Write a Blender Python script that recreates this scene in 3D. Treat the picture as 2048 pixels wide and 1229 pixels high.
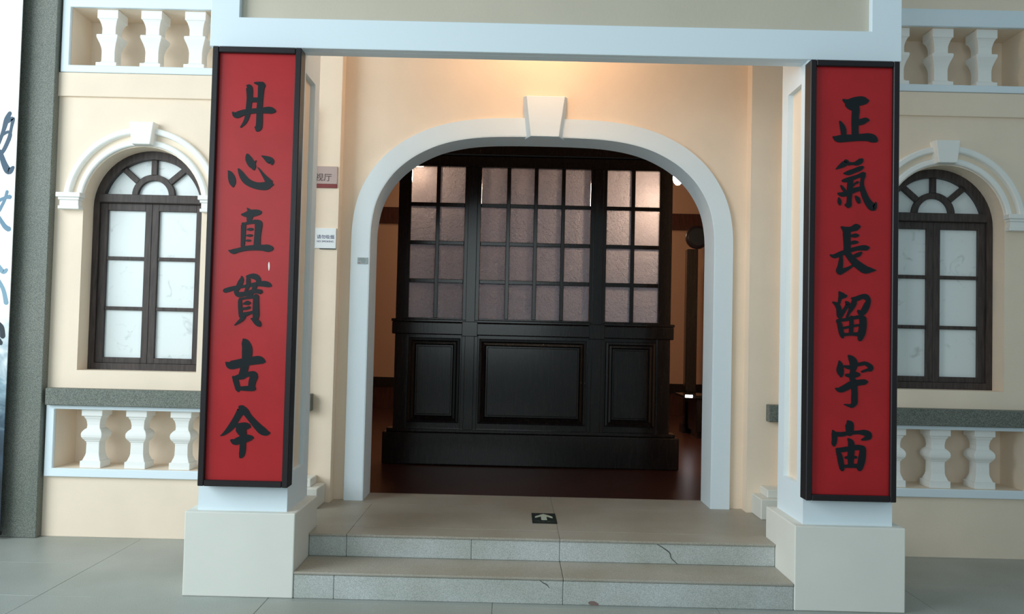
import bpy, bmesh, math, random
from mathutils import Vector, Matrix
from mathutils.geometry import tessellate_polygon
for o in list(bpy.data.objects): bpy.data.objects.remove(o)
SC = bpy.context.scene; COL = SC.collection
random.seed(7)
R = math.radians

# ------------------------------------------------------------------ camera
YAW, PITCH, ROLL, FPX = R(-0.1365), R(1.8697), R(1.3481), 1649.92
cam = bpy.data.cameras.new('camera'); cam.sensor_width = 36; cam.lens = 36*FPX/2048; cam.clip_start = .05
camo = bpy.data.objects.new('camera', cam); COL.objects.link(camo)
fw = Vector((math.sin(YAW)*math.cos(PITCH), math.cos(YAW)*math.cos(PITCH), math.sin(PITCH)))
rt = Vector((math.cos(YAW), -math.sin(YAW), 0)); up = rt.cross(fw)
rt2 = rt*math.cos(ROLL)+up*math.sin(ROLL); up2 = up*math.cos(ROLL)-rt*math.sin(ROLL)
M = Matrix((rt2, up2, -fw)).transposed().to_4x4(); M.translation = Vector((-.2138, -4.9451, 1.6)); camo.matrix_world = M
SC.camera = camo

# ------------------------------------------------------------------ light and exposure
vs = SC.view_settings; vs.view_transform = 'Standard'; vs.look = 'None'; vs.gamma = 1; vs.use_curve_mapping = False
vs.exposure = 0.0
w = bpy.data.worlds.new('hall_daylight'); SC.world = w; w.use_nodes = True
bg = w.node_tree.nodes['Background']; bg.inputs[0].default_value = (.72, .93, 1.0, 1); bg.inputs[1].default_value = .36
def area(name, loc, target, sx, sy, power, color):
    l = bpy.data.lights.new(name, 'AREA'); l.shape = 'RECTANGLE'; l.size = sx; l.size_y = sy; l.energy = power; l.color = color
    o = bpy.data.objects.new(name, l); COL.objects.link(o); o.location = loc
    o.rotation_euler = (Vector(target)-Vector(loc)).to_track_quat('-Z', 'Y').to_euler(); return o
area('window_daylight', (-7.2, -3.6, 3.8), (-1.0, .9, 1.7), 5.0, 4.6, 500, (.88, .97, 1.0))
area('entrance_daylight', (-.9, -11.0, 2.9), (-.6, 1.0, 2.0), 3.0, 3.4, 100, (.86, .97, 1.0))
area('hall_window_daylight', (-5.2, -11.0, 3.7), (-1.6, 1.0, 2.0), 2.6, 3.2, 95, (.86, .97, 1.0))
def point(name, loc, power, color, r=.05):
    l = bpy.data.lights.new(name, 'POINT'); l.energy = power; l.color = color; l.shadow_soft_size = r
    o = bpy.data.objects.new(name, l); COL.objects.link(o); o.location = loc; return o
point('downlight_glow', (-.03, .76, 4.03), 23, (1.0, .59, .35), .05)
point('added_pane_light_right', (1.25, 3.74, 2.92), 145, (1.0, .70, .46), .05)  # added light that brightens the right screen panes from behind
point('lamp_glow_left', (-1.24, 3.62, 3.22), 44, (1.0, .68, .44), .05)
point('inner_room_glow', (0.0, 8.0, 3.8), 110, (1.0, .72, .5), .2)

# ------------------------------------------------------------------ materials
def mat(name, col, rough=.6, bump=0, scale=40, spec=.5, var=0, vscale=6, col2=None):
    m = bpy.data.materials.new(name); m.use_nodes = True; nt = m.node_tree; n = nt.nodes; p = n['Principled BSDF']
    p.inputs['Roughness'].default_value = rough; p.inputs['Specular IOR Level'].default_value = spec
    p.inputs['Base Color'].default_value = (*col, 1)
    tc = n.new('ShaderNodeNewGeometry')
    if var or col2:
        t = n.new('ShaderNodeTexNoise'); t.inputs['Scale'].default_value = vscale; t.inputs['Detail'].default_value = 6
        nt.links.new(tc.outputs['Position'], t.inputs['Vector'])
        r = n.new('ShaderNodeValToRGB'); r.color_ramp.elements[0].position = .3; r.color_ramp.elements[1].position = .7
        a = tuple(c*(1-var) for c in col); b = col2 or tuple(min(1, c*(1+var)) for c in col)
        r.color_ramp.elements[0].color = (*a, 1); r.color_ramp.elements[1].color = (*b, 1)
        nt.links.new(t.outputs['Fac'], r.inputs['Fac']); nt.links.new(r.outputs['Color'], p.inputs['Base Color'])
    if bump:
        t2 = n.new('ShaderNodeTexNoise'); t2.inputs['Scale'].default_value = scale; t2.inputs['Detail'].default_value = 4
        nt.links.new(tc.outputs['Position'], t2.inputs['Vector'])
        bp = n.new('ShaderNodeBump'); bp.inputs['Strength'].default_value = bump; bp.inputs['Distance'].default_value = .01
        nt.links.new(t2.outputs['Fac'], bp.inputs['Height']); nt.links.new(bp.outputs['Normal'], p.inputs['Normal'])
    return m
def granite(name, dark, light, rough=.55, s1=170, blot=2.5, warm=None):
    m = bpy.data.materials.new(name); m.use_nodes = True; nt = m.node_tree; n = nt.nodes; p = n['Principled BSDF']
    p.inputs['Roughness'].default_value = rough
    g = n.new('ShaderNodeNewGeometry')
    a = n.new('ShaderNodeTexNoise'); a.inputs['Scale'].default_value = s1; a.inputs['Detail'].default_value = 3
    b = n.new('ShaderNodeTexNoise'); b.inputs['Scale'].default_value = blot; b.inputs['Detail'].default_value = 5
    for t in (a, b): nt.links.new(g.outputs['Position'], t.inputs['Vector'])
    ra = n.new('ShaderNodeValToRGB'); ra.color_ramp.elements[0].position = .38; ra.color_ramp.elements[1].position = .62
    ra.color_ramp.elements[0].color = (*dark, 1); ra.color_ramp.elements[1].color = (*light, 1)
    nt.links.new(a.outputs['Fac'], ra.inputs['Fac'])
    mx = n.new('ShaderNodeMix'); mx.data_type = 'RGBA'; mx.blend_type = 'MULTIPLY'; mx.inputs['Factor'].default_value = 1
    rb = n.new('ShaderNodeValToRGB'); rb.color_ramp.elements[0].position = .35; rb.color_ramp.elements[1].position = .65
    wm = warm or (.86, .84, .80); rb.color_ramp.elements[0].color = (*wm, 1); rb.color_ramp.elements[1].color = (1, 1, 1, 1)
    nt.links.new(b.outputs['Fac'], rb.inputs['Fac'])
    nt.links.new(ra.outputs['Color'], mx.inputs['A']); nt.links.new(rb.outputs['Color'], mx.inputs['B'])
    nt.links.new(mx.outputs['Result'], p.inputs['Base Color'])
    bp = n.new('ShaderNodeBump'); bp.inputs['Strength'].default_value = .12; bp.inputs['Distance'].default_value = .004
    nt.links.new(a.outputs['Fac'], bp.inputs['Height']); nt.links.new(bp.outputs['Normal'], p.inputs['Normal'])
    return m
def wood(name, c1, c2, rough=.35):
    m = bpy.data.materials.new(name); m.use_nodes = True; nt = m.node_tree; n = nt.nodes; p = n['Principled BSDF']
    p.inputs['Roughness'].default_value = rough; p.inputs['Specular IOR Level'].default_value = .33
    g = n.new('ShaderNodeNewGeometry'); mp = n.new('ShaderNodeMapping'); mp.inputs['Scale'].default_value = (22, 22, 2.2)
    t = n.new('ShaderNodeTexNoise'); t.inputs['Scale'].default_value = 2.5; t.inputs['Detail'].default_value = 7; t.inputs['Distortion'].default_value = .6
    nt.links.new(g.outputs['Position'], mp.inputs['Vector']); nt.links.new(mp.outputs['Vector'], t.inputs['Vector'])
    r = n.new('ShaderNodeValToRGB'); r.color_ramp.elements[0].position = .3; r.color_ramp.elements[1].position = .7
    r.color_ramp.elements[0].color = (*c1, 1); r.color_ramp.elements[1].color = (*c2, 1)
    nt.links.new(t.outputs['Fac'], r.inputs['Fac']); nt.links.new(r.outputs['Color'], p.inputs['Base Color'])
    bp = n.new('ShaderNodeBump'); bp.inputs['Strength'].default_value = .05; bp.inputs['Distance'].default_value = .003
    nt.links.new(t.outputs['Fac'], bp.inputs['Height']); nt.links.new(bp.outputs['Normal'], p.inputs['Normal'])
    return m
def emit(name, col, s):
    m = bpy.data.materials.new(name); m.use_nodes = True; p = m.node_tree.nodes['Principled BSDF']
    p.inputs['Base Color'].default_value = (*col, 1); p.inputs['Emission Color'].default_value = (*col, 1); p.inputs['Emission Strength'].default_value = s
    return m
CREAM = mat('cream_plaster', (.87, .73, .585), .85, .10, 60, .3, .03, 3)
WHITE = mat('white_paint', (.77, .87, .93), .6, .04, 50, .4)
PLINTH = mat('off_white_plinth_paint', (.76, .76, .70), .7, .06, 60, .4, .03, 2)
PLASTER_W = mat('white_moulding_plaster', (.88, .88, .85), .6, .04, 60, .4)
INSET = mat('beige_inset_plaster', (.60, .54, .44), .85, .08, 60, .3, .03, 2)
GRAN = granite('grey_green_granite', (.10, .108, .094), (.225, .235, .205), .6, 150, 1.6, (.85, .9, .88))
STEP = granite('step_granite', (.40, .425, .415), (.61, .635, .625), .5, 220, 2.2, (.80, .80, .74))
TREAD = granite('worn_tread_granite', (.32, .30, .255), (.46, .44, .385), .45, 220, 2.2, (.84, .80, .74))
TILE = granite('floor_granite', (.31, .335, .315), (.425, .45, .425), .38, 200, 1.2, (.80, .80, .77))
GROUT = mat('dark_joint', (.17, .17, .155), .9)
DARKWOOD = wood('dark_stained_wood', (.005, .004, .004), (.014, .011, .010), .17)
FRAMEWOOD = wood('window_frame_wood', (.032, .024, .022), (.075, .057, .052), .5)
BOARDFRAME = mat('black_lacquer_frame', (.014, .011, .013), .35, .05, 80, .35)
RED = mat('red_lacquer', (.41, .014, .018), .33, .03, 30, .36, .06, 5)
INK = mat('black_ink_paint', (.010, .014, .017), .30, .03, 60, .2)
FROST = mat('frosted_window_glass', (.77, .82, .82), .35, .02, 20, .5, .0, 3)
REDWOOD = wood('reddish_interior_wood', (.030, .010, .007), (.065, .022, .015), .3)
TAN = mat('tan_interior_wall', (.38, .23, .15), .85, .05, 40)
def frost_glass():
    m = FROST; nt = m.node_tree; n = nt.nodes; p = n['Principled BSDF']
    g = n.new('ShaderNodeNewGeometry'); t = n.new('ShaderNodeTexNoise'); t.inputs['Scale'].default_value = 9; t.inputs['Detail'].default_value = 5; t.inputs['Distortion'].default_value = 1.2
    nt.links.new(g.outputs['Position'], t.inputs['Vector'])
    r = n.new('ShaderNodeValToRGB'); r.color_ramp.elements[0].position = .24; r.color_ramp.elements[1].position = .40
    r.color_ramp.elements[0].color = (.54, .58, .58, 1); r.color_ramp.elements[1].color = (.77, .82, .82, 1)
    nt.links.new(t.outputs['Fac'], r.inputs['Fac']); nt.links.new(r.outputs['Color'], p.inputs['Base Color'])
frost_glass()
def pattern_glass():
    m = bpy.data.materials.new('patterned_screen_glass'); m.use_nodes = True; nt = m.node_tree; n = nt.nodes
    n.remove(n['Principled BSDF']); out = n['Material Output']
    g = n.new('ShaderNodeNewGeometry')
    v = n.new('ShaderNodeTexVoronoi'); v.inputs['Scale'].default_value = 27; v.feature = 'SMOOTH_F1'; v.inputs['Randomness'].default_value = .45
    nz = n.new('ShaderNodeTexNoise'); nz.inputs['Scale'].default_value = 75; nz.inputs['Detail'].default_value = 2
    mp = n.new('ShaderNodeMapping'); mp.inputs['Rotation'].default_value = (0, R(45), 0); nt.links.new(g.outputs['Position'], mp.inputs['Vector'])
    for t in (v, nz): nt.links.new(mp.outputs['Vector'], t.inputs['Vector'])
    ad = n.new('ShaderNodeMath'); ad.operation = 'ADD'; nt.links.new(v.outputs['Distance'], ad.inputs[0]); nt.links.new(nz.outputs['Fac'], ad.inputs[1])
    bp = n.new('ShaderNodeBump'); bp.inputs['Strength'].default_value = 1.0; bp.inputs['Distance'].default_value = .018
    nt.links.new(ad.outputs[0], bp.inputs['Height'])
    d = n.new('ShaderNodeBsdfDiffuse'); d.inputs['Color'].default_value = (.60, .68, .88, 1)
    t = n.new('ShaderNodeBsdfTranslucent'); t.inputs['Color'].default_value = (.60, .60, .64, 1)
    gl = n.new('ShaderNodeBsdfGlossy'); gl.inputs['Color'].default_value = (.9, .9, .95, 1); gl.inputs['Roughness'].default_value = .3
    rf = n.new('ShaderNodeBsdfRefraction'); rf.inputs['Color'].default_value = (.8, .74, .72, 1); rf.inputs['Roughness'].default_value = .15; rf.inputs['IOR'].default_value = 1.4
    for s in (d, t, gl, rf): nt.links.new(bp.outputs['Normal'], s.inputs['Normal'])
    def mix(f, a, b):
        x = n.new('ShaderNodeMixShader'); x.inputs[0].default_value = f; nt.links.new(a.outputs[0], x.inputs[1]); nt.links.new(b.outputs[0], x.inputs[2]); return x
    s = mix(.42, d, t); s = mix(.32, s, rf); s = mix(.08, s, gl)
    nt.links.new(s.outputs[0], out.inputs['Surface']); return m
GLASS = pattern_glass()
LAMP = emit('lamp_globe_glow', (1.0, .86, .72), 30)
STRIP = emit('white_glow_strip', (.92, .95, 1.0), 12)

# ------------------------------------------------------------------ mesh helpers
class MB:
    def __init__(s): s.v = []; s.f = []
    def add(s, vs, fs):
        b = len(s.v); s.v += [tuple(v) for v in vs]; s.f += [tuple(i+b for i in f) for f in fs]; return s
    def box(s, x0, x1, y0, y1, z0, z1):
        return s.add([(x0,y0,z0),(x1,y0,z0),(x1,y1,z0),(x0,y1,z0),(x0,y0,z1),(x1,y0,z1),(x1,y1,z1),(x0,y1,z1)],
                     [(0,3,2,1),(4,5,6,7),(0,1,5,4),(1,2,6,5),(2,3,7,6),(3,0,4,7)])
    def prism(s, outer, holes, y0, y1):
        """polygon in XZ with holes, extruded from y0 to y1"""
        loops = [outer]+list(holes); flat = [p for l in loops for p in l]; n = len(flat)
        tris = tessellate_polygon([[Vector((p[0], p[1], 0)) for p in l] for l in loops])
        fs = []
        for t in tris:
            a, b, c = (flat[i] for i in t)
            ccw = (b[0]-a[0])*(c[1]-a[1])-(b[1]-a[1])*(c[0]-a[0]) > 0
            t = tuple(t) if ccw else (t[0], t[2], t[1])
            fs.append(t); fs.append((t[2]+n, t[1]+n, t[0]+n))
        o = 0
        for k, l in enumerate(loops):
            A = sum(l[i][0]*l[(i+1) % len(l)][1]-l[(i+1) % len(l)][0]*l[i][1] for i in range(len(l)))
            for i in range(len(l)):
                a, b = o+i, o+(i+1) % len(l)
                q = (a, a+n, b+n, b)
                if (A > 0) != (k == 0): q = q[::-1]
                fs.append(q if True else q)
            o += len(l)
        return s.add([(x, y0, z) for x, z in flat]+[(x, y1, z) for x, z in flat], fs)
    def lathe(s, prof, c, n=20, axis='z'):
        vs = []; fs = []
        for r, h in prof:
            for i in range(n):
                a = 2*math.pi*i/n; p = (r*math.cos(a), r*math.sin(a), h)
                if axis == 'y': p = (p[0], p[2], p[1])
                vs.append((c[0]+p[0], c[1]+p[1], c[2]+p[2]))
        for k in range(len(prof)-1):
            for i in range(n):
                j = (i+1) % n; fs.append((k*n+i, k*n+j, (k+1)*n+j, (k+1)*n+i))
        fs.append(tuple(range(n-1, -1, -1))); fs.append(tuple((len(prof)-1)*n+i for i in range(n)))
        return s.add(vs, fs)
    def build(s, name, m, parent=None, bevel=0, seg=2, smooth=False):
        me = bpy.data.meshes.new(name); me.from_pydata(s.v, [], s.f); me.materials.append(m)
        bm = bmesh.new(); bm.from_mesh(me)
        bmesh.ops.recalc_face_normals(bm, faces=bm.faces)
        if bevel:
            es = [e for e in bm.edges if len(e.link_faces) == 2 and e.calc_face_angle(0) > .5]
            bmesh.ops.bevel(bm, geom=es, offset=bevel, segments=seg, profile=.5, affect='EDGES', clamp_overlap=True)
        bm.to_mesh(me); bm.free()
        if smooth: me.polygons.foreach_set('use_smooth', [True]*len(me.polygons))
        o = bpy.data.objects.new(name, me); COL.objects.link(o)
        if parent: attach(o, parent)
        return o
def attach(o, parent):
    o.parent = parent; o.matrix_parent_inverse = Matrix.Translation(-Vector(world_loc(parent)))
def world_loc(o):
    v = Vector(o.location); p = o.parent
    return v if p is None else v            # things stand unparented; parts keep their own origin at the world origin
def empty(name, loc, label, cat, group=None):
    o = bpy.data.objects.new(name, None); COL.objects.link(o); o.location = loc; o.empty_display_size = .1
    o['label'] = label; o['category'] = cat
    if group: o['group'] = group
    return o
def tag(o, label, cat, group=None):
    o['label'] = label; o['category'] = cat
    if group: o['group'] = group
    return o
def struct(o, label=None):
    o['kind'] = 'structure'
    if label: o['label'] = label
    return o
def sempty(name, loc, label=None):
    o = bpy.data.objects.new(name, None); COL.objects.link(o); o.location = loc; return struct(o, label)
def box(name, m, parent, x0, x1, y0, y1, z0, z1, bevel=0, seg=2):
    return MB().box(x0, x1, y0, y1, z0, z1).build(name, m, parent, bevel, seg)
def copy_tree(o, parent, dx):
    c = o.copy(); COL.objects.link(c)
    if parent is None: c.location.x += dx
    else: c.parent = parent
    for ch in list(o.children): copy_tree(ch, c, dx)
    return c
def arc(cx, cz, r, a0, a1, n): return [(cx+r*math.cos(R(a0+(a1-a0)*i/n)), cz+r*math.sin(R(a0+(a1-a0)*i/n))) for i in range(n+1)]
def rect(x0, x1, z0, z1): return [(x0, z0), (x1, z0), (x1, z1), (x0, z1)]
def catmull(P, n=6):
    if len(P) < 3: n = 8
    Q = [P[0]]+list(P)+[P[-1]]; out = []
    for i in range(1, len(Q)-2):
        a, b, c, d = (Vector(q) for q in Q[i-1:i+3])
        for k in range(n):
            t = k/n; out.append(.5*((2*b)+(c-a)*t+(2*a-5*b+4*c-d)*t*t+(3*b-a-3*c+d)*t*t*t))
    out.append(Vector(P[-1])); return out
def brush(mb, P, y0, y1):
    """a brush stroke: centre line with width, rounded ends, a few millimetres thick"""
    S = catmull(P); L = []; Rr = []; n = len(S)
    for i, p in enumerate(S):
        d = S[min(i+1, n-1)]-S[max(i-1, 0)]; d = Vector((d.x, d.y)); d.normalize(); w = max(p.z, 1.5)/2
        L.append((p.x-d.y*w, p.y+d.x*w)); Rr.append((p.x+d.y*w, p.y-d.x*w))
    def cap(p, d, w):
        a0 = math.atan2(d.y, d.x); return [(p.x+w*.8*math.cos(a0+a), p.y+w*.8*math.sin(a0+a)) for a in (R(55), R(20), R(-20), R(-55))]
    d1 = Vector((S[-1].x-S[-2].x, S[-1].y-S[-2].y)); d0 = Vector((S[0].x-S[1].x, S[0].y-S[1].y))
    rows = list(zip(L, Rr)); v = []; f = []
    for l, r in rows: v += [(l[0], y0, l[1]), (r[0], y0, r[1]), (l[0], y1, l[1]), (r[0], y1, r[1])]
    for i in range(n-1):
        a, b = 4*i, 4*i+4
        f += [(a, b, b+1, a+1), (a, a+2, b+2, b), (a+1, b+1, b+3, a+3)]
    base = len(v)
    for p, d, w, l, r, e in ((S[-1], d1, max(S[-1].z, 1.5)/2, L[-1], Rr[-1], 4*(n-1)), (S[0], d0, max(S[0].z, 1.5)/2, Rr[0], L[0], 0)):
        c = cap(p, d, w); k = len(v); v += [(x, y0, z) for x, z in c]+[(x, y1, z) for x, z in c]
        li, ri = (e, e+1) if e else (1, 0)
        f.append((li, k, k+1, k+2, k+3, ri))
        ring = [li, k, k+1, k+2, k+3, ri]; back = [li+2, k+4, k+5, k+6, k+7, ri+2]
        for q in range(5): f.append((ring[q], back[q], back[q+1], ring[q+1]))
    mb.add([(x/1000, y, z/1000) for x, y, z in v], f)
def text(name, body, x, z, y, size, m, parent, align='LEFT', flat=False, ext=.0006, sx=1):
    cu = bpy.data.curves.new(name, 'FONT'); cu.body = body; cu.size = size; cu.extrude = ext; cu.align_x = align
    t = bpy.data.objects.new(name, cu); COL.objects.link(t)
    dg = bpy.context.evaluated_depsgraph_get(); me = bpy.data.meshes.new_from_object(t.evaluated_get(dg)); bpy.data.objects.remove(t)
    A = Matrix.Identity(4) if flat else Matrix.Rotation(R(90), 4, 'X')
    me.transform(Matrix.Translation((x, y, z)) @ A @ Matrix.Diagonal((sx, 1, 1, 1)))
    me.materials.clear(); me.materials.append(m)
    o = bpy.data.objects.new(name, me); COL.objects.link(o); attach(o, parent); return o

# ------------------------------------------------------------------ floor
F = sempty('floor', (0, 0, 0), 'worn grey granite floor in front of the porch')
box('bedding', GROUT, F, -7.6, 7.6, -8, 1.4, -.12, -.008)
xs = [-2.96+1.33*k for k in range(-4, 8)]; ys = [-.06+.665*k for k in range(-11, 3)]
base_t = None
for i in range(len(xs)-1):
    for j in range(len(ys)-1):
        hx, hy = 1.33/2-.0011, .665/2-.0011
        if base_t is None:
            base_t = MB().box(-hx, hx, -hy, hy, -.03, 0).build('tile', TILE, F, .0015, 1); t = base_t
        else:
            t = base_t.copy(); COL.objects.link(t)
        t.location = (xs[i]+.665, ys[j]+.3325, random.uniform(-.0006, 0)); t.name = 'tile'
box('border_strip', TILE, F, -7.6, 7.6, 1.2705, 1.3035, -.03, -.0005)
# ------------------------------------------------------------------ side walls with window and balustrade openings
YS, YA, YB = 1.304, 1.43, 1.72
WR = .452
def side_wall(s):
    cx = -3.058 if s < 0 else 3.045
    X0, X1 = (-6.6, -1.567) if s < 0 else (1.567, 6.6)
    win = [(cx-WR, 1.25), (cx+WR, 1.25)]+arc(cx, 2.51, WR, 0, 180, 28)
    a, b = (-3.651, -2.121) if s < 0 else (2.098, 3.644)
    low, upp = rect(a, b, .512, .956), rect(a, b, 3.573, 4.022)
    z0 = 0
    wl = sempty('wall_left' if s < 0 else 'wall_right', (cx, YS, 0), 'cream plaster facade left of the porch' if s < 0 else 'cream plaster facade right of the porch')
    MB().prism(rect(X0, X1, 0, 5.2), [win, low, upp], YS, 1.60).box(X0, X1, 1.60, 1.70, 0, 5.2).build('plaster_face', CREAM, wl)
    # fascia course below the upper balustrade
    MB().box(X0 if s < 0 else 1.80, -1.80 if s < 0 else X1, YS-.022, YS+.002, 3.335, 3.517).build('fascia_course', CREAM, wl, .003, 1)
    return cx, a, b
UPPER = [(0, .51), (.085, .51), (.09, .42), (.115, .345), (.125, .33), (.30, .325), (.36, .35), (.43, .41), (.48, .47), (.52, .515), (.56, .525), (.575, .50), (.58, .35), (.60, .335), (.70, .335), (.76, .37), (.81, .42), (.845, .47), (.85, .51), (1.0, .51)]
def baluster_mesh(z0, h, w, x, y, upper):
    prof = UPPER if upper else [(0, .5), (.115, .5), (.118, .43), (.15, .40), (.20, .345), (.24, .32), (.40, .31), (.445, .325), (.45, .37), (.47, .38), (.48, .42), (.52, .49), (.56, .505), (.60, .49), (.635, .43), (.66, .36), (.665, .32), (.72, .305), (.78, .325), (.83, .36), (.835, .385), (.88, .43), (.885, .5), (1.0, .5)]
    v = []; f = []
    for t, k in prof:
        r = k*w; z = z0+t*h
        v += [(x-r, y-r, z), (x+r, y-r, z), (x+r, y+r, z), (x-r, y+r, z)]
    for i in range(len(prof)-1):
        for j in range(4):
            q = (j+1) % 4; f.append((4*i+j, 4*i+q, 4*i+4+q, 4*i+4+j))
    f.append((3, 2, 1, 0)); e = 4*(len(prof)-1); f.append((e, e+1, e+2, e+3))
    return MB().add(v, f)
def balustrade(a, b, z0, z1, first, step, label, ft, fb, wside):
    t = empty('balustrade', ((a+b)/2, YS, z0), label, 'balustrade', 'recessed balustrades in the facade')
    fo, fi = .062, .0
    MB().prism(rect(a-fo, b+fo, z0-fb, z1+ft), [rect(a, b, z0, z1)], YS-.03, YS-.0006).build('surround', WHITE, t, .004, 1)
    base = None
    x = first
    for k in range(4):
        if base is None: base = baluster_mesh(z0+.0008, z1-z0-.0016, .157, 0, YS+.09, z0 > 2).build('baluster', PLASTER_W, t, .0025, 1); o = base
        else: o = base.copy(); COL.objects.link(o)
        o.location.x = x; o.name = 'baluster'; x += step
    return t
def window(s, cx):
    w = sempty('window_1' if s < 0 else 'window_2', (cx, 1.46, 1.25), 'arched dark wood window with frosted panes ' + ('left of the porch' if s < 0 else 'right of the porch'))
    y = 1.455
    inner = rect(cx-.405, cx+.405, 1.302, 2.55); fan = [(cx-.372, 2.617), (cx+.372, 2.617)]+[(cx+.387*math.cos(R(a)), 2.51+.387*math.sin(R(a))) for a in range(16, 165, 4)]
    outer = [(cx-WR+.001, 1.251), (cx+WR-.001, 1.251)]+arc(cx, 2.51, WR-.001, 0, 180, 28)
    MB().prism(outer, [inner, fan], y, y+.10).build('frame', FRAMEWOOD, w, .003, 1)
    MB().box(cx-.405, cx+.405, y-.014, y+.02, 2.553, 2.617).build('transom', FRAMEWOOD, w, .003, 1)
    f = MB(); c0 = 2.615
    f.prism(arc(cx, c0, .168, 0, 180, 20)+arc(cx, c0, .121, 180, 0, 20), [], y+.022, y+.07); f.build('fan_ring', FRAMEWOOD, w, .002, 1)
    for a in (41, 90, 139):
        d = (math.cos(R(a)), math.sin(R(a))); n = (-d[1]*.022, d[0]*.022); r0 = .16
        r1 = .415 if a == 90 else .43
        # run to the arch (centre .105 lower than the fan centre)
        bq = d[1]*.105; r1 = -bq+math.sqrt(bq*bq-.105**2+.402**2)
        p0 = (cx+d[0]*r0, c0+d[1]*r0); p1 = (cx+d[0]*r1, c0+d[1]*r1)
        MB().prism([(p0[0]-n[0], p0[1]-n[1]), (p1[0]-n[0], p1[1]-n[1]), (p1[0]+n[0], p1[1]+n[1]), (p0[0]+n[0], p0[1]+n[1])], [], y+.022, y+.07).build('fan_spoke', FRAMEWOOD, w, .002, 1)
    # fan panes
    def wedge(a0, a1):
        pts = arc(cx, c0, .145, a0, a1, 8)
        o = []
        for i in range(9):
            a = a1+(a0-a1)*i/8; d = (math.cos(R(a)), math.sin(R(a))); bq = d[1]*.105; r = -bq+math.sqrt(bq*bq-.105**2+.41**2)
            o.append((cx+d[0]*r, c0+d[1]*r))
        return pts+o
    for a0, a1 in ((0.5, 41), (41, 90), (90, 139), (139, 179.5)):
        MB().prism(wedge(a0, a1), [], y+.052, y+.056).build('fan_pane', FROST, w)
    MB().prism(arc(cx, c0-.005, .13, 0, 180, 16), [], y+.052, y+.056).build('fan_pane', FROST, w)
    for sd in (-1, 1):
        x0, x1 = (cx-.404, cx-.001) if sd < 0 else (cx+.001, cx+.404)
        sash = sempty('sash', (x0, y, 1.303)); del sash['kind']; sash.parent = w; sash.location = (x0-cx, .02, .053); sash.matrix_parent_inverse = Matrix.Identity(4)
        o = Vector((x0, 1.48, 1.303))
        def part(name, m, mb, bev=.002):
            q = mb.build(name, m, None, bev, 1); q.parent = sash; q.matrix_parent_inverse = Matrix.Translation(-o); return q
        g0, g1 = (cx-.347, cx-.052) if sd < 0 else (cx+.052, cx+.347)
        zs = [1.346, 1.728, 2.119, 2.493]; b = .014
        ysf = y+.018
        part('stile', FRAMEWOOD, MB().box(x0, g0, ysf, ysf+.05, 1.303, 2.549)); part('stile', FRAMEWOOD, MB().box(g1, x1, ysf, ysf+.05, 1.303, 2.549))
        part('rail', FRAMEWOOD, MB().box(g0, g1, ysf, ysf+.05, 1.303, 1.346)); part('rail', FRAMEWOOD, MB().box(g0, g1, ysf, ysf+.05, 2.493, 2.549))
        for z in zs[1:3]: part('glazing_bar', FRAMEWOOD, MB().box(g0, g1, ysf+.006, ysf+.045, z-b, z+b))
        for i in range(3): part('pane', FROST, MB().box(g0-.004, g1+.004, ysf+.026, ysf+.03, zs[i]+(b if i else 0)-.004, zs[i+1]-(b if i < 2 else 0)+.004), 0)
    # archivolt
    t = sempty('trim_2' if s < 0 else 'trim_3', (cx, YS, 2.51), 'white plaster window arch with keystone ' + ('left of the porch' if s < 0 else 'right of the porch'))
    def ring(r0, r1, y0, nm):
        n = 36; prof = [(r0, YS+.004), (r0+.004, y0+.006), (r0+.012, y0), (r1-.012, y0), (r1-.004, y0+.006), (r1, YS+.004)]
        v = []; f = []; a0 = 8
        for i in range(n+1):
            a = R(a0+(180-2*a0)*i/n)
            for r, yy in prof: v.append((cx+r*math.cos(a), yy, 2.51+r*math.sin(a)))
        k = len(prof)
        for i in range(n):
            for j in range(k-1): f.append((i*k+j, i*k+j+1, (i+1)*k+j+1, (i+1)*k+j))
        MB().add(v, f).build(nm, PLASTER_W, t)
    ring(.457, .507, YS-.028, 'inner_moulding'); ring(.546, .598, YS-.040, 'outer_moulding')
    for sd in (-1, 1):
        m = MB()
        x = cx+sd*.536
        for hw, z0, z1, pr in ((.092, 2.555, 2.590, .075), (.080, 2.535, 2.555, .062), (.072, 2.490, 2.535, .052), (.080, 2.466, 2.490, .060)):
            m.box(x-hw+.004*0, x+hw, YS-pr, YS+.004, z0, z1)
        m.build('impost', PLASTER_W, t, .003, 1)
    k0, k1 = .070, .092
    m = MB(); P = 0.085; wcx = cx; cx = cx+(.004 if s < 0 else -.022)
    m.add([(cx-k0, YS-P, 2.965), (cx+k0, YS-P, 2.965), (cx+k1, YS-P, 3.135), (cx-k1, YS-P, 3.135), (cx-k0-.004, YS+.004, 2.965), (cx+k0+.004, YS+.004, 2.965), (cx+k1+.006, YS+.004, 3.138), (cx-k1-.006, YS+.004, 3.138)],
          [(0, 1, 2, 3), (7, 6, 5, 4), (0, 4, 5, 1), (1, 5, 6, 2), (2, 6, 7, 3), (3, 7, 4, 0)])
    m.build('keystone', PLASTER_W, t, .004, 1)
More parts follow.
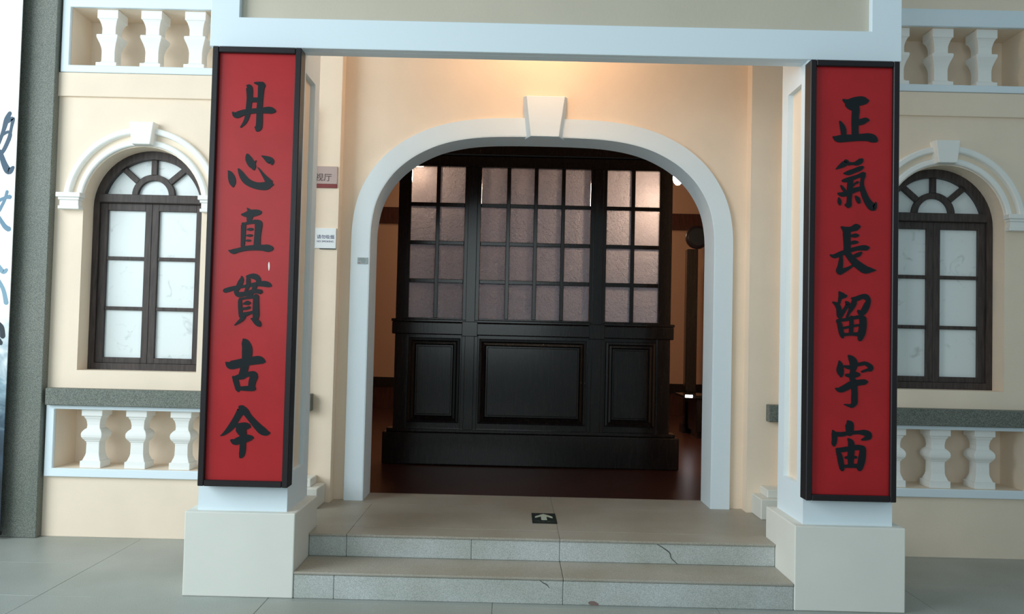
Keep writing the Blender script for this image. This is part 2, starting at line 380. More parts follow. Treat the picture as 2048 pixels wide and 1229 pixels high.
for s in (-1, 1):
    cx, a, b = side_wall(s)
    window(s, cx)
    side = 'left of the porch' if s < 0 else 'right of the porch'
    x0 = -3.372-.0155 if s < 0 else 3.365-3*.337
    balustrade(a, b, .512, .956, x0, .337, 'white balustrade low on the facade under the %s window' % ('left' if s < 0 else 'right'), .031, .062, s)
    balustrade(a, b, 3.573, 4.022, x0, .337, 'white balustrade high on the facade above the %s window' % ('left' if s < 0 else 'right'), .133, .054, s)
    g = sempty('trim_4' if s < 0 else 'trim_5', (cx, YS, 1.05), 'grey granite sill band ' + side)
    gx0, gx1 = (-3.70, -1.713) if s < 0 else (1.705, 6.6)
    MB().box(gx0, gx1, YS-.075, YS, .988, 1.115).build('stone_band', GRAN, g, .004, 1)
    p = sempty('trim_6' if s < 0 else 'trim_7', (s*1.9, YS, .3), 'cream stepped pilaster base behind the %s column' % ('left' if s < 0 else 'right'))
    MB().box(min(s*1.605, s*2.13), max(s*1.605, s*2.13), 1.06, YS, .3, .446).build('base_block', PLINTH, p, .005, 1)
    MB().box(min(s*1.668, s*2.07), max(s*1.668, s*2.07), 1.12, YS, .446, .505).build('base_course', PLINTH, p, .005, 1)
    MB().box(min(s*1.80, s*2.0), max(s*1.80, s*2.0), 1.235, YS, .505, 3.3).build('pilaster_shaft', CREAM, p, .004, 1)

# ------------------------------------------------------------------ centre wall with the big arch
HALF = [(1.333, .30), (1.333, 2.30), (1.328, 2.42), (1.305, 2.56), (1.258, 2.685), (1.17, 2.82), (1.045, 2.935), (.90, 3.02), (.76, 3.073), (.60, 3.108), (.42, 3.127), (.2, 3.134), (0, 3.135)]
def dense(P):
    Q = [(x, z, 0) for x, z in P[1:]]; return [P[0]]+[(v.x, v.y) for v in catmull(Q, 4)]
HI = dense(HALF)
def offset(P, d):
    o = []
    for i, p in enumerate(P):
        a = P[max(i-1, 0)]; b = P[min(i+1, len(P)-1)]; t = Vector((b[0]-a[0], b[1]-a[1])).normalized(); o.append((p[0]+t.y*d, p[1]-t.x*d))
    o[0] = (P[0][0]+d, P[0][1]); o[-1] = (0, P[-1][1]+d); return o
HO = offset(HI, .140)
AX = -.008
def full(H): return [(x+AX, z) for x, z in H]+[(-x+AX, z) for x, z in H[-2::-1]]
wc = sempty('wall_center', (0, YA, .3), 'cream plaster wall around the big arched entrance')
arch = full(HI)
# the wall is one plate with a notch for the doorway
MB().prism([(1.567, .3), (1.567, 5.2), (-1.567, 5.2), (-1.567, .3)]+arch[::-1], [], YA, YB).build('plaster_face', CREAM, wc)
tr = sempty('trim_1', (0, YA, .3), 'white arch surround with keystone around the entrance')
MB().prism(full(HO)+arch[::-1], [], YA-.032, YA+.01).build('arch_surround', WHITE, tr, .004, 1)
lin = [(x-.004 if x > AX else x+.004, z-(.004 if z > 2.3 else 0)) for x, z in arch]
lin = full(offset(HI, -.006))
MB().prism(arch+lin[::-1], [], YA-.030, YB).build('arch_lining', WHITE, tr)
P = .105
m = MB(); y0 = YA-.03; y1 = y0-.075
zt, zb = 3.452, 3.118
m.add([(AX-.107, y1, zb), (AX+.107, y1, zb), (AX+.148, y1, zt-.022), (AX-.148, y1, zt-.022), (AX-.152, YA+.004, zb), (AX+.152, YA+.004, zb), (AX+.172, YA+.004, zt), (AX-.172, YA+.004, zt)],
      [(0, 1, 2, 3), (7, 6, 5, 4), (0, 4, 5, 1), (1, 5, 6, 2), (2, 6, 7, 3), (3, 7, 4, 0)])
m.build('keystone', WHITE, tr, .003, 1)

# ------------------------------------------------------------------ steps and platform
st = empty('entrance_steps', (0, 0, 0), 'two low granite steps up to the arched entrance', 'steps')
box('core', GROUT, st, -1.482, 1.482, .02, .56, 0, .135); MB().box(-1.482, 1.482, .372, .56, .135, .28).box(-2.12, 2.12, .58, 1.29, 0, .28).box(-1.56, 1.56, 1.29, 1.71, 0, .28).build('core', GROUT, st)
XP = 1.4855
def slabs(name, m, edges, y0, y1, z0, z1, bev=.004):
    for a, b in zip(edges, edges[1:]): box(name, m, st, a+.0009, b-.0009, y0, y1, z0, z1, bev, 2)
slabs('riser_slab', STEP, [-XP, -1.245, .117, XP], .006, .05, 0, .139)
slabs('tread_slab', TREAD, [-XP, .117, XP], .0, .368, .1405, .1573, .005)
slabs('riser_slab', STEP, [-XP, -1.246, -.449, .114, XP], .3605, .40, .1575, .283)
slabs('platform_slab', TREAD, [-XP, -1.246, .114, XP], .352, .572, .2845, .2998, .003)
slabs('platform_slab', TREAD, [-2.13, -1.246, .114, 2.13], .5730, 1.303, .2845, .2998, .001)
slabs('platform_slab', TREAD, [-1.566, .114, 1.566], 1.3040, 1.719, .2845, .2998, .001)
CR = mat('crack_dirt', (.10, .105, .095), .9); ST_ = mat('brown_stain', (.22, .15, .13), .8)
def ribbon(name, P, y, w, m):
    mb = MB(); brush(mb, [(x*1000, z*1000, q*1000) for x, z, q in P], y, y+.004); return mb.build(name, m, st)
ribbon('crack', [(.735, .281, .004), (.775, .258, .007), (.815, .228, .008), (.826, .195, .006), (.862, .162, .005)], .3597, 0, CR)
ribbon('crack', [(-.022, .139, .003), (.0, .125, .006), (.02, .115, .006), (.035, .096, .003)], .0053, 0, CR)
ribbon('stain', [(.275, .015, .018), (.30, .012, .026), (.325, .006, .014)], .0053, 0, ST_)

# ------------------------------------------------------------------ portico columns, lintel, ceiling
def column(s):
    c = empty('portico_column', (s*1.815, .3, 0), 'square white portico column on a block plinth carrying the %s red board' % ('left' if s < 0 else 'right'), 'column', 'portico columns')
    def bx(mb, a, b, *r): return mb.box(min(s*a, s*b), max(s*a, s*b), *r)
    bx(MB(), 1.487, 2.144, 0, .5644, 0, .4985).build('plinth', PLINTH, c, .006, 2)
    # shaft with a sunk panel on the inner and the outer face
    m = MB(); d = .034
    ya, yb, za, zb = .165, .415, .728, 3.205
    bx(m, 1.55+d, 2.085-d, .05, .53, .4985, 3.319); bx(m, 1.55, 2.085, .186, .53, 3.319, 4.10)
    for a, b in ((1.55, 1.55+d), (2.085-d, 2.085)):
        bx(m, a, b, .05, ya, .4985, 3.319); bx(m, a, b, yb, .53, .4985, 3.319); bx(m, a, b, ya, yb, .4985, za); bx(m, a, b, ya, yb, zb, 3.319)
    m.build('shaft', WHITE, c)
    m = MB(); bx(m, 1.55+d-.002, 1.55+d+.01, ya, yb, za, zb)
    m.build('sunk_panel', CREAM, c)
    return c
column(-1); column(1)
ln = empty('portico_lintel', (0, .1, 3.319), 'long white lintel with a sunk beige panel spanning both columns', 'lintel')
MB().prism(rect(-2.112, 2.118, 3.319, 4.75), [rect(-1.936, 1.934, 3.502, 4.58)], .045, .10).box(-2.112, 2.118, .10, .185, 3.319, 4.75).build('beam', WHITE, ln, .003, 1)
box('inset_panel', INSET, ln, -1.935, 1.933, .088, .102, 3.503, 4.579)
pc = struct(MB().box(-2.13, 2.13, .185, 1.60, 4.10, 4.2).build('ceiling', WHITE), 'white portico ceiling behind the lintel')
dl = empty('ceiling_downlight', (-.03, .76, 4.10), 'small round downlight in the portico ceiling above the keystone', 'lamp')
MB().lathe([(.055, 4.098), (.055, 4.085), (.075, 4.085), (.075, 4.098)], (-.03, .76, 0), 20).build('rim', WHITE, dl)
MB().lathe([(.05, 4.097), (.05, 4.09)], (-.03, .76, 0), 20).build('bulb', emit('warm_bulb', (1, .7, .4), 6), dl)

# ------------------------------------------------------------------ couplet boards
CL = [[[(-61,3057,9),(-47,3044,38),(-42,2988,36),(-45,2940,33),(-49,2893,32),(-57,2854,26),(-70,2827,20),(-90,2803,9)],[(-16,3074,9),(7,3070,23),(30,3063,38)],[(29,3063,44),(25,3037,38),(23,2989,33),(20,2930,35),(21,2871,38),(21,2826,39),(18,2803,39),(10,2788,26)],[(-2,2805,12),(11,2794,26)],[(-31,2970,29),(10,2971,29)],[(-140,2891,12),(-119,2876,38),(-76,2892,35),(-23,2902,31),(24,2906,32),(71,2910,41),(94,2908,38),(109,2905,23)]],[[(-156,2538,6),(-145,2524,26),(-134,2495,42),(-127,2465,38),(-124,2445,15)],[(-95,2551,9),(-83,2531,26),(-65,2502,38),(-41,2476,41),(-5,2458,41),(33,2450,44),(71,2452,49),(97,2460,38),(114,2461,15)],[(94,2470,44),(75,2494,29),(54,2520,17),(33,2548,9),(19,2563,3)],[(-44,2638,17),(-37,2615,38),(-22,2588,44),(-8,2568,38),(-3,2551,17)],[(-1,2589,17),(10,2604,3)],[(41,2633,4),(62,2623,23),(86,2609,41),(101,2600,35),(104,2585,17)]],[[(-65,2276,12),(-40,2277,32),(-11,2284,44),(24,2290,38),(44,2292,26)],[(-36,2317,3),(-24,2304,20),(-17,2286,35)],[(-11,2284,38),(-18,2257,35),(-20,2233,26)],[(-60,2224,12),(-53,2215,29),(-53,2174,28),(-53,2130,26),(-54,2086,23)],[(-38,2224,17),(-9,2231,20),(20,2236,26)],[(30,2242,17),(37,2226,44),(36,2191,41),(33,2147,38),(32,2088,41)],[(-31,2186,6),(-17,2188,17),(1,2190,15)],[(-36,2151,6),(-18,2151,15),(-1,2153,12)],[(-38,2120,6),(-23,2121,13),(-9,2122,10)],[(-136,2059,6),(-111,2053,29),(-80,2062,26),(-33,2074,29),(13,2079,32),(60,2080,35),(95,2078,44),(118,2077,32)]],[[(-152,1817,26),(-121,1827,28),(-81,1839,23),(-40,1846,17),(9,1856,23),(52,1863,29),(87,1864,36),(111,1858,29),(124,1853,12)],[(-54,1907,6),(-52,1890,23),(-59,1869,32),(-72,1842,29),(-83,1819,26),(-77,1799,26),(-62,1790,23)],[(-22,1905,15),(4,1908,29),(27,1906,35),(45,1892,32),(49,1872,26)],[(-16,1902,17),(-13,1882,26),(-14,1850,23),(-25,1820,17)],[(-65,1796,32),(-27,1803,26),(7,1815,26),(36,1819,26),(63,1816,29),(68,1815,20)],[(32,1859,23),(24,1836,26),(19,1818,23),(2,1795,15),(-9,1783,17)],[(-25,1820,20),(-12,1788,17)],[(-61,1770,12),(-58,1752,23),(-56,1717,23),(-53,1688,23),(-49,1665,23)],[(-58,1770,15),(-21,1778,15),(20,1786,23)],[(37,1790,32),(37,1758,35),(38,1714,38),(40,1676,38),(37,1653,32)],[(-37,1741,9),(-14,1748,26),(-1,1748,17)],[(-48,1712,15),(-19,1715,16),(-1,1722,16)],[(-52,1674,26),(-23,1680,26),(6,1690,17),(23,1693,20)],[(-34,1666,29),(-45,1648,23),(-65,1630,15),(-86,1613,4)],[(13,1655,9),(30,1647,26),(51,1630,35),(62,1617,26)]],[[(-30,1531,12),(-21,1517,41),(-8,1485,58),(-5,1450,62),(-8,1413,55),(-16,1375,49),(-23,1340,47),(-34,1319,38)],[(-131,1392,6),(-106,1376,47),(-68,1382,52),(-19,1395,49),(33,1405,49),(67,1409,49),(91,1403,32),(98,1401,20)],[(-84,1306,15),(-71,1292,32),(-61,1264,32),(-53,1235,29),(-50,1222,15)],[(-71,1301,23),(-31,1311,38),(1,1323,29),(35,1324,38),(49,1315,32)],[(42,1315,47),(34,1289,44),(29,1266,41),(29,1243,38)],[(-43,1238,23),(-8,1239,29),(27,1240,32),(44,1239,26)]],[[(-38,1129,20),(-27,1113,49),(-44,1081,41),(-63,1046,38),(-82,1014,38),(-104,988,29),(-127,967,17),(-147,955,4)],[(-31,1125,35),(-7,1105,41),(17,1074,35),(45,1043,38),(75,1012,44),(101,990,47),(125,979,35),(142,979,15)],[(-50,1015,32),(-27,1015,41),(-4,1016,44),(17,1014,35),(25,1011,17)],[(-21,1001,47),(-17,978,49)],[(-44,995,32),(-26,978,41)],[(-81,930,17),(-59,922,38),(-24,935,44),(10,944,44),(36,948,29),(45,948,15)],[(-17,984,47),(-11,944,38),(-12,912,35),(-13,874,36),(-17,846,32),(-24,832,17)]]]
CRT = [[[(-57,3053,12),(-28,3039,38),(13,3043,55),(54,3049,55),(80,3049,38),(91,3050,20)],[(-39,3024,17),(-22,3009,23),(8,2998,29)],[(13,3022,47),(19,2993,47),(17,2957,44),(16,2916,44),(16,2874,41),(18,2833,44)],[(26,2916,35),(55,2922,38),(79,2932,32),(95,2932,17)],[(-76,2922,9),(-64,2899,26),(-55,2873,35),(-52,2843,32),(-55,2823,29)],[(-115,2827,9),(-87,2816,41),(-37,2820,44),(15,2824,41),(62,2828,44),(97,2829,49),(124,2821,49),(141,2812,32)]],[[(-39,2686,17),(-33,2676,29),(-50,2663,35),(-73,2648,23),(-95,2633,6)],[(-21,2667,23),(5,2668,17),(29,2671,29),(52,2686,32),(60,2693,20)],[(-48,2608,9),(-23,2611,28),(11,2624,28),(46,2639,28),(64,2648,17)],[(-55,2563,15),(-35,2567,26),(0,2579,26),(35,2592,23),(64,2604,29),(74,2608,23)],[(70,2599,26),(62,2569,22),(61,2534,26),(71,2493,35),(86,2458,38),(104,2429,44),(124,2409,47),(136,2406,29),(143,2430,15),(143,2439,6)],[(-8,2567,32),(-11,2529,35),(-13,2485,32),(-15,2450,29),(-17,2415,35)],[(-36,2420,15),(-18,2409,23)],[(-81,2486,12),(-57,2481,29),(-22,2491,31),(18,2509,29),(53,2519,26)],[(-65,2534,9),(-55,2519,17),(-40,2502,17)],[(1,2532,15),(18,2547,12),(35,2557,15)],[(-77,2460,9),(-73,2437,23),(-70,2419,12)],[(23,2471,12),(36,2454,26),(44,2435,20)]],[[(-58,2284,15),(-35,2273,29),(0,2274,32),(29,2286,41),(46,2290,23)],[(-50,2276,17),(-29,2253,47),(-26,2212,44),(-24,2165,42),(-28,2130,38)],[(3,2233,17),(24,2236,26),(41,2237,15)],[(-5,2189,17),(18,2195,23),(39,2196,12)],[(-124,2116,9),(-100,2109,25),(-60,2126,29),(-10,2145,26),(33,2158,26),(68,2163,32),(91,2163,31),(103,2165,17)],[(-59,2112,17),(-61,2080,26),(-65,2047,32),(-70,2021,38),(-66,2005,17)],[(-70,2015,38),(-38,2028,26),(-9,2043,17),(17,2061,12)],[(-28,2133,32),(-1,2101,41),(25,2073,44),(55,2050,47),(84,2033,48),(113,2031,32),(148,2030,4)],[(61,2135,12),(45,2123,26),(25,2114,23),(13,2105,17)]],[[(-69,1897,9),(-54,1877,38),(-37,1872,26),(-26,1874,15)],[(-54,1877,35),(-65,1851,20),(-68,1830,17)],[(-106,1834,9),(-83,1821,28),(-71,1801,31),(-68,1778,32),(-64,1755,35),(-61,1740,20)],[(-28,1837,15),(-16,1823,29),(-30,1799,22),(-47,1773,25),(-56,1752,20)],[(6,1860,12),(36,1859,29),(68,1871,29),(91,1869,35),(105,1849,29),(95,1817,38),(80,1787,38),(63,1767,32)],[(22,1856,26),(19,1830,33),(5,1800,28),(-9,1774,17),(-21,1747,15)],[(46,1786,17),(57,1772,26)],[(-81,1722,12),(-65,1705,29),(-59,1677,29),(-52,1648,29),(-46,1626,17)],[(-79,1725,17),(-29,1732,20),(11,1742,20),(52,1749,23),(84,1741,26)],[(74,1738,42),(74,1694,44),(66,1650,44),(57,1615,26)],[(5,1748,23),(6,1707,25),(3,1649,25)],[(-43,1681,15),(0,1691,15),(46,1701,15)],[(-43,1642,20),(1,1646,17),(47,1647,26)]],[[(-9,1518,12),(5,1504,35),(20,1481,48),(23,1458,44),(20,1438,35)],[(-64,1485,9),(-58,1462,32),(-58,1430,44),(-53,1407,33),(-52,1394,17)],[(-32,1454,15),(-3,1449,26),(29,1461,19),(64,1470,22),(92,1474,23),(119,1457,29),(130,1446,23)],[(125,1440,26),(99,1434,17),(70,1424,13)],[(-23,1402,17),(3,1400,28),(32,1406,35),(53,1407,23)],[(18,1438,32),(15,1409,32),(15,1377,35)],[(-84,1322,9),(-59,1314,32),(-22,1330,39),(15,1351,42),(56,1360,35),(88,1364,32),(101,1366,17)],[(24,1354,38),(28,1308,36),(28,1264,38),(27,1238,36),(11,1218,23)],[(-32,1228,6),(-9,1223,16),(14,1219,23)]],[[(-9,1129,17),(0,1113,48),(2,1084,48),(3,1058,41)],[(-98,1073,9),(-89,1051,31),(-87,1022,32),(-90,996,29),(-90,984,17)],[(-95,1053,26),(-49,1051,28),(3,1060,23),(55,1065,23),(90,1063,36),(116,1053,36),(128,1044,17)],[(119,1041,35),(96,1029,23),(73,1021,9)],[(-5,1024,15),(10,1004,36),(13,967,39),(10,923,38),(11,866,32)],[(-74,962,17),(-42,960,29),(4,969,28),(50,976,32),(84,971,32)],[(-68,953,23),(-56,922,32),(-48,885,33),(-41,848,28),(-41,840,17)],[(82,968,35),(78,925,42),(71,885,42),(62,849,32)],[(-32,862,17),(11,866,22),(51,867,26)],[(-21,914,15),(10,918,20),(42,918,15)]]]
def board(s, chars):
    cx = -1.7895 if s < 0 else 1.796; hw = .2665; z0, z1 = .660, 3.286
    c = empty('couplet_board', (cx, .0, z0), ('tall red board on the left column with six black brush characters' if s < 0 else 'tall red board on the right column with six black brush characters'), 'sign', 'calligraphy couplet boards')
    w = .036
    MB().box(cx-hw+.01, cx+hw-.01, -.030, .045, z0+.01, z1-.01).build('panel', RED, c)
    fr = MB()
    for x0, x1, a, b in ((cx-hw, cx-hw+w, z0, z1), (cx+hw-w, cx+hw, z0, z1), (cx-hw+w, cx+hw-w, z0, z0+w), (cx-hw+w, cx+hw-w, z1-w, z1)):
        MB().box(x0, x1, -.055, .045, a, b).build('frame_strip', BOARDFRAME, c, .004, 1)
    for ch in chars:
        mb = MB()
        for k, S in enumerate(ch): brush(mb, [(p[0]+s*1790, p[1], p[2]) for p in S], -.0335-.0002*k, -.029)
        mb.build('character', INK, c)
    if s < 0:
        mb = MB(); brush(mb, [(-1683, 1995, 3), (-1683, 1980, 9), (-1682, 1960, 8), (-1682, 1945, 3)], -.0312, -.029); o = mb.build('paint_chip', PLASTER_W, c); o['label'] = 'pale chip in the red paint'
    return c
board(-1, CL); board(1, CRT)

# ------------------------------------------------------------------ granite pier and ink banner at the far left
pr = struct(MB().box(-4.03, -3.726, 1.232, YS+.002, 0, 5.2).build('trim_8', GRAN, None, .005, 1), 'grey granite pier at the left end of the facade')
bn = empty('ink_banner', (-4.5, 1.14, 0), 'tall white banner with blue ink writing beside the granite pier', 'banner')
def banner_mat():
    m = mat('printed_banner', (.92, .94, .94), .7); nt = m.node_tree; n = nt.nodes; p = n['Principled BSDF']
    g = n.new('ShaderNodeNewGeometry'); sp = n.new('ShaderNodeSeparateXYZ'); nt.links.new(g.outputs['Position'], sp.inputs[0])
    t = n.new('ShaderNodeTexNoise'); t.inputs['Scale'].default_value = 5; t.inputs['Detail'].default_value = 8; t.inputs['Distortion'].default_value = 1.5
    nt.links.new(g.outputs['Position'], t.inputs['Vector'])
    a = n.new('ShaderNodeMath'); a.operation = 'MULTIPLY_ADD'; a.inputs[1].default_value = 1.1; nt.links.new(t.outputs['Fac'], a.inputs[0]); nt.links.new(sp.outputs['Z'], a.inputs[2])
    r = n.new('ShaderNodeValToRGB'); e = r.color_ramp.elements; e[0].position = .30; e[0].color = (.012, .02, .03, 1); e[1].position = .64; e[1].color = (.92, .94, .94, 1)
    x = e.new(.42); x.color = (.05, .09, .13, 1); x = e.new(.52); x.color = (.28, .40, .47, 1)
    dv = n.new('ShaderNodeMath'); dv.operation = 'MULTIPLY'; dv.inputs[1].default_value = .30; nt.links.new(a.outputs[0], dv.inputs[0])
    nt.links.new(dv.outputs[0], r.inputs['Fac']); nt.links.new(r.outputs['Color'], p.inputs['Base Color']); return m
box('banner_cloth', banner_mat(), bn, -5.1, -3.945, 1.15, 1.156, .06, 4.6)
rod = MB(); rod.lathe([(.014, 0), (.014, 1.17)], (0, 0, 0), 12); rod.v = [(-5.11+z, 1.153+y, .05+x) for x, y, z in rod.v]; rod.build('bottom_rod', BOARDFRAME, bn)
BS = [[(-4004,3160,17),(-4027,3109,23),(-4048,3024,17),(-4079,2923,13)],[(-4016,3092,13),(-3981,3118,17),(-3991,3042,13),(-4004,2958,17)],[(-4055,2990,10),(-4015,3016,13),(-3997,2992,17),(-4034,2890,17),(-4073,2830,13)],[(-4067,2873,17),(-4029,2773,26),(-3994,2723,30),(-3952,2754,13)],[(-4067,2496,17),(-4018,2522,13),(-3977,2531,20)],[(-4000,2572,13),(-4017,2505,13),(-4055,2421,13)],[(-4059,2387,13),(-4009,2313,20),(-3975,2289,23)],[(-4046,2021,17),(-4004,1972,20),(-3978,1989,13)],[(-4041,1913,17),(-3997,1839,17),(-3971,1740,20)],[(-4027,1590,20),(-3996,1558,20),(-3986,1492,23)],[(-4025,1474,23),(-3998,1442,20)]]
INKB = mat('blue_black_ink', (.06, .10, .15), .7); INKP = mat('pale_blue_ink', (.22, .36, .46), .7)
for grp, mm in (((0, 1, 2, 3), INKB), ((4, 5, 6), mat('mid_blue_ink', (.15, .26, .36), .7)), ((7, 8), INKP), ((9, 10), mat('dark_ink', (.03, .04, .05), .7))):
    mb = MB()
    for k, i in enumerate(grp): brush(mb, [(min(p[0], -3962), p[1], p[2]*1.7) for p in BS[i]], 1.1485-.0002*k, 1.151)
    mb.build('character', mm, bn)

# ------------------------------------------------------------------ small signs
PINK = mat('mauve_sign_plastic', (.46, .35, .33), .5); MAROON = mat('maroon_sign_band', (.20, .03, .03), .5); BROWN_T = mat('brown_lettering', (.06, .035, .035), .6); TINY = mat('orange_lettering', (.60, .22, .12), .6)
s1 = empty('room_sign', (-1.72, YS, 2.76), 'mauve room sign with a maroon band on the wall right of the left column', 'sign')
box('plate', PINK, s1, -1.86, -1.582, YS-.012, YS-.001, 2.708, 2.842, .001, 1)
box('band', MAROON, s1, -1.86, -1.582, YS-.013, YS-.001, 2.678, 2.707, .001, 1)
text('lettering', '视厅', -1.747, 2.734, YS-.0125, .063, BROWN_T, s1)
SIGNW = mat('white_sign_plastic', (.80, .84, .86), .4); NAVY = mat('navy_lettering', (.035, .03, .16), .5)
s2 = empty('no_smoking_sign', (-1.68, YS, 2.29), 'white no smoking sign with blue lettering below the mauve room sign', 'sign')
box('plate', SIGNW, s2, -1.775, -1.577, YS-.012, YS-.001, 2.216, 2.370, .001, 1)
text('lettering', '请勿吸烟', -1.7225, 2.291, YS-.0125, .0335, NAVY, s2, ext=.0006)
text('small_lettering', 'NO SMOKING', -1.7215, 2.262, YS-.0125, .020, NAVY, s2)
box('edge_strip', mat('dark_green_strip', (.02, .03, .03), .5), s2, -1.70, -1.577, YS-.0125, YS-.001, 2.210, 2.2155)
s3 = empty('notice_plate', (-1.385, YA-.04, 2.14), 'tiny grey notice plate on the left leg of the white arch', 'sign')
box('plate', mat('grey_plate', (.36, .42, .44), .4), s3, -1.428, -1.350, YA-.038, YA-.0315, 2.112, 2.162, .001, 1)
LN = mat('plate_print', (.20, .25, .26), .5)
for i, (a, b, z) in enumerate(((-1.415, -1.37, 2.151), (-1.42, -1.362, 2.141), (-1.40, -1.365, 2.131), (-1.395, -1.37, 2.122))): box('printed_line', LN, s3, a, b, YA-.0388, YA-.0375, z, z+.004)
box('red_mark', mat('red_print', (.42, .18, .18), .5), s3, -1.424, -1.404, YA-.0388, YA-.0375, 2.117, 2.123)
EX = mat('black_green_vinyl', (.012, .02, .017), .4); GLOW = mat('pale_green_vinyl', (.50, .58, .48), .5); GREYT = mat('grey_green_print', (.10, .14, .13), .5)
s4 = empty('floor_arrow_sign', (.035, .93, .3003), 'black sign with a pale arrow stuck flat on the porch floor', 'sign')
box('plate', EX, s4, -.052, .12, .775, 1.095, 0.2999, .3025, .001, 1)
m = MB(); ax, z0, z1 = .033, .3024, .3032
A = [(0, 1.072), (.062, .985), (.062, .935), (.02, .985), (.02, .875), (-.02, .875), (-.02, .985), (-.062, .935), (-.062, .985)]
tri = tessellate_polygon([[Vector((p[0], p[1], 0)) for p in A]])
m.add([(ax+x, y, z1) for x, y in A]+[(ax+x, y, z0) for x, y in A], [tuple(t) for t in tri]+[(i, (i+1) % 9, (i+1) % 9+9, i+9) for i in range(9)])
m.build('arrow', GLOW, s4)
m = MB()
for k, (x0, y0, x1, y1) in enumerate(((-.038, .838, -.012, .850), (-.012, .850, .0, .815), (.02, .845, .034, .812), (.05, .812, .066, .848), (.066, .848, .08, .815), (.09, .845, .105, .838))):
    dx, dy = x1-x0, y1-y0; l = math.hypot(dx, dy); nx, ny = -dy/l*.004, dx/l*.004
    m.add([(x0-nx, y0-ny, .3029), (x1-nx, y1-ny, .3029), (x1+nx, y1+ny, .3029), (x0+nx, y0+ny, .3029)], [(0, 1, 2, 3)])
m.build('worn_print', GREYT, s4)

# ------------------------------------------------------------------ interior room
struct(MB().box(-4.5, 4.5, YB, 9.2, .12, .2985).build('floor_inner', REDWOOD), 'dark reddish floor of the room behind the arch')
struct(MB().box(-4.5, 4.5, YB, 9.2, 4.25, 4.4).build('ceiling_inner', REDWOOD), 'dark ceiling of the inner room')
def inner_wall(name, label, horiz, p, a, b, sgn):
    w = sempty(name, (p if not horiz else 0, p if horiz else 5, .3), label)
    def bx(nm, m, t0, t1, z0, z1):
        if horiz: MB().box(a, b, p+min(t0, t1), p+max(t0, t1), z0, z1).build(nm, m, w)
        else: MB().box(p+min(sgn*t0, sgn*t1), p+max(sgn*t0, sgn*t1), a, b, z0, z1).build(nm, m, w)
    bx('plaster_face', TAN, 0, .2, .3, 4.25)
    bx('wainscot', REDWOOD, -.03, 0, .3, .665); bx('dado_rail', DARKWOOD, -.06, 0, .665, .825); bx('picture_rail', REDWOOD, -.05, 0, 3.42, 3.70)
    return w
inner_wall('wall_inner_back', 'tan rear wall of the inner room with wood wainscot', True, 9.0, -4.5, 4.5, 1)
inner_wall('wall_inner_left', 'tan left wall of the inner room', False, -4.2, YB, 9.0, -1)
inner_wall('wall_inner_right', 'tan right wall of the inner room', False, 4.2, YB, 9.0, 1)

# wooden screen
SX, SY = -.022, 3.225
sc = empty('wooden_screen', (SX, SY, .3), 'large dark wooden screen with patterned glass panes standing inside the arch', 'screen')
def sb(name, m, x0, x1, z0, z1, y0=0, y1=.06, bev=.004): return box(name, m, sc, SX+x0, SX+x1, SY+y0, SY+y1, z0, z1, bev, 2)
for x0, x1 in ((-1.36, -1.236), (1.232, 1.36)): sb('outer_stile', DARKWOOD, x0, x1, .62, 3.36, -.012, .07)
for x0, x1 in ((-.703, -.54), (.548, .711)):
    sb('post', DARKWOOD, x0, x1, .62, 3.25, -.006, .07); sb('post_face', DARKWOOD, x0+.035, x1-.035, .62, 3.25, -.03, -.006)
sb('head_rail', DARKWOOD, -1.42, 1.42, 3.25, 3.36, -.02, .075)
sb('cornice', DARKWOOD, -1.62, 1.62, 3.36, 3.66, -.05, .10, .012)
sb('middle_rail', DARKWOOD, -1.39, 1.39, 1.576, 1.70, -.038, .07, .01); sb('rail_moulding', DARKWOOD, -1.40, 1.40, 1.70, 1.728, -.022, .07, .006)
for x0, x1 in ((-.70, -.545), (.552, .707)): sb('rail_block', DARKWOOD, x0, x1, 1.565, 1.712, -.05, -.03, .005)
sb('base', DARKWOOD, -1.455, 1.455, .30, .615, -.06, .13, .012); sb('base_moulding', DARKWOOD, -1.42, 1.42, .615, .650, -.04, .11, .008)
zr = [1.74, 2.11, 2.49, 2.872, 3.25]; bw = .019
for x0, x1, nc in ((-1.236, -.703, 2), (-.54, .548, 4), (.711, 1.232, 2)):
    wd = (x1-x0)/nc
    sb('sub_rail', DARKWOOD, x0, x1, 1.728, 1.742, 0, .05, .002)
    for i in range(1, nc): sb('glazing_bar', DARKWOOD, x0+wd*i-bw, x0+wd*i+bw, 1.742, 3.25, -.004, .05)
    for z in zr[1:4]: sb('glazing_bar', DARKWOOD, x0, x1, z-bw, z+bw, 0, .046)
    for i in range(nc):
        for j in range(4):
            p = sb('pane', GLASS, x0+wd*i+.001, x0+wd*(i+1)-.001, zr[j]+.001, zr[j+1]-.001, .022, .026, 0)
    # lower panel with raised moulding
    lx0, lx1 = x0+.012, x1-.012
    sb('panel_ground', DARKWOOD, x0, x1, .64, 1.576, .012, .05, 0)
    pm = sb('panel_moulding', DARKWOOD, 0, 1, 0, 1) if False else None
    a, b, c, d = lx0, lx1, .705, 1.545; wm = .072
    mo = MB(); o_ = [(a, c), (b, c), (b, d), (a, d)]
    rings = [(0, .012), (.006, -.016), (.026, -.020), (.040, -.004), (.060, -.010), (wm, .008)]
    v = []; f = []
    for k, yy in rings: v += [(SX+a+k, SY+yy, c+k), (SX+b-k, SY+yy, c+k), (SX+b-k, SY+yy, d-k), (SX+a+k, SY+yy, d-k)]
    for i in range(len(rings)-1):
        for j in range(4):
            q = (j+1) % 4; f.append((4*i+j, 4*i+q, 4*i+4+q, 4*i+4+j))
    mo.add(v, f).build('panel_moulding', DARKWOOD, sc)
    sb('panel', DARKWOOD, a+wm+.012, b-wm-.012, c+wm+.012, d-wm-.012, -.002, .02, .006)

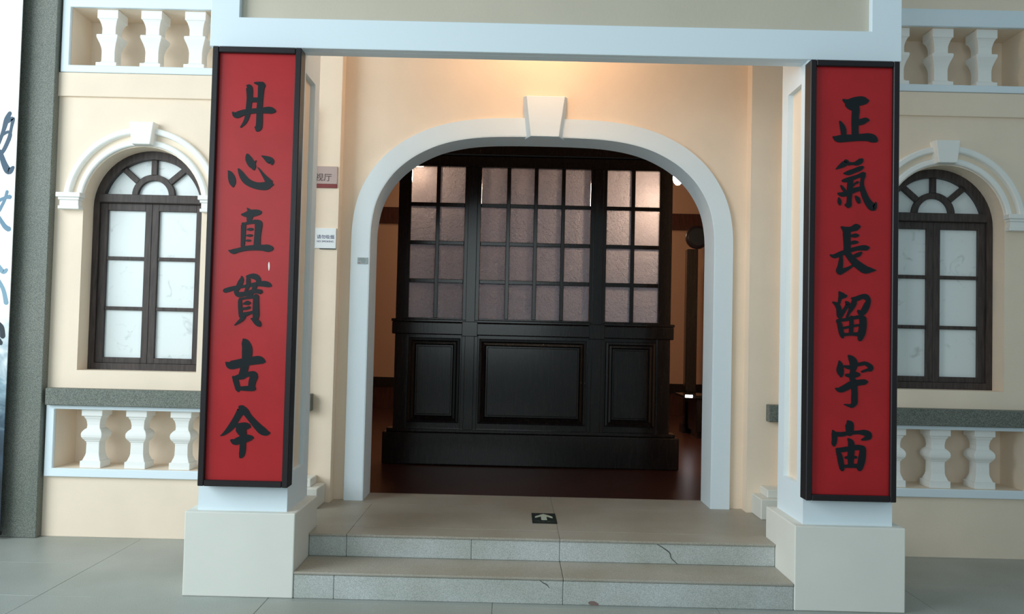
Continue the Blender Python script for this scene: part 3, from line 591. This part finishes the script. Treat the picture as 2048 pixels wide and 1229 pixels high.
# lamps, posts, cabinet seen past the screen
for s, loc, lab in ((1, (1.50, 3.80, 3.30), 'small glowing hanging lamp right of the screen top'), (-1, (-1.24, 3.62, 3.34), 'small hanging lamp glowing behind the upper left screen pane'), (2, (1.25, 3.72, 3.05), 'small hanging lamp added to light the upper right screen panes from behind')):  # the last lamp is an added fixture for the light behind the right panes
    l = empty('room_lamp', loc, lab, 'lamp'); x, y, z = loc
    MB().lathe([(.02, z-.07), (.045, z-.04), (.055, z), (.045, z+.04), (.02, z+.065)], (x, y, 0), 16).build('globe', LAMP, l, smooth=True)
    MB().lathe([(.008, z+.06), (.008, z+.30), (.05, z+.30), (.05, z+.32)], (x, y, 0), 12).build('hanging_rod', DARKWOOD, l)
    MB().lathe([(.05, z+.32), (.05, 4.25)], (x, y, 0), 10).build('canopy', DARKWOOD, l)
q = empty('wooden_post', (2.24, 6.5, .3), 'short dark post carrying the round loudspeaker behind the screen', 'post')
box('shaft', DARKWOOD, q, 2.164, 2.316, 6.43, 6.57, .42, 2.83, .008); box('foot', DARKWOOD, q, 2.13, 2.35, 6.4, 6.6, .2985, .42)
q = empty('wooden_post', (2.66, 7.2, .3), 'tall reddish post reaching the ceiling behind the loudspeaker', 'post')
box('shaft', REDWOOD, q, 2.585, 2.725, 7.13, 7.27, .42, 4.25, .008); box('foot', REDWOOD, q, 2.55, 2.76, 7.1, 7.3, .2985, .42)
cb = empty('display_cabinet', (2.2, 6.0, .3), 'low dark display cabinet with bright glowing strips right of the screen', 'cabinet')
box('body', DARKWOOD, cb, 2.17, 2.9, 5.75, 6.25, .38, .82, .01); box('plinth', DARKWOOD, cb, 2.2, 2.86, 5.8, 6.2, .2985, .38)
box('top', DARKWOOD, cb, 2.0, 2.92, 5.72, 6.27, .82, .86, .005); box('glow_strip', STRIP, cb, 2.02, 2.11, 5.70, 5.72, .835, .868)  # small white glowing strips along the cabinet front
box('glow_strip', STRIP, cb, 2.44, 2.52, 5.70, 5.72, .79, .83)
sp = empty('round_speaker', (2.28, 6.5, 2.832), 'black round loudspeaker standing on the short dark post', 'speaker')
MB().lathe([(.05, 6.40), (.15, 6.41), (.165, 6.46), (.14, 6.54), (.06, 6.58)], (2.30, 0, 2.998), 20, 'y').build('shell', BOARDFRAME, sp, smooth=True)
MB().lathe([(.12, 6.395), (.12, 6.407)], (2.30, 0, 2.998), 20, 'y').build('grille', INK, sp)
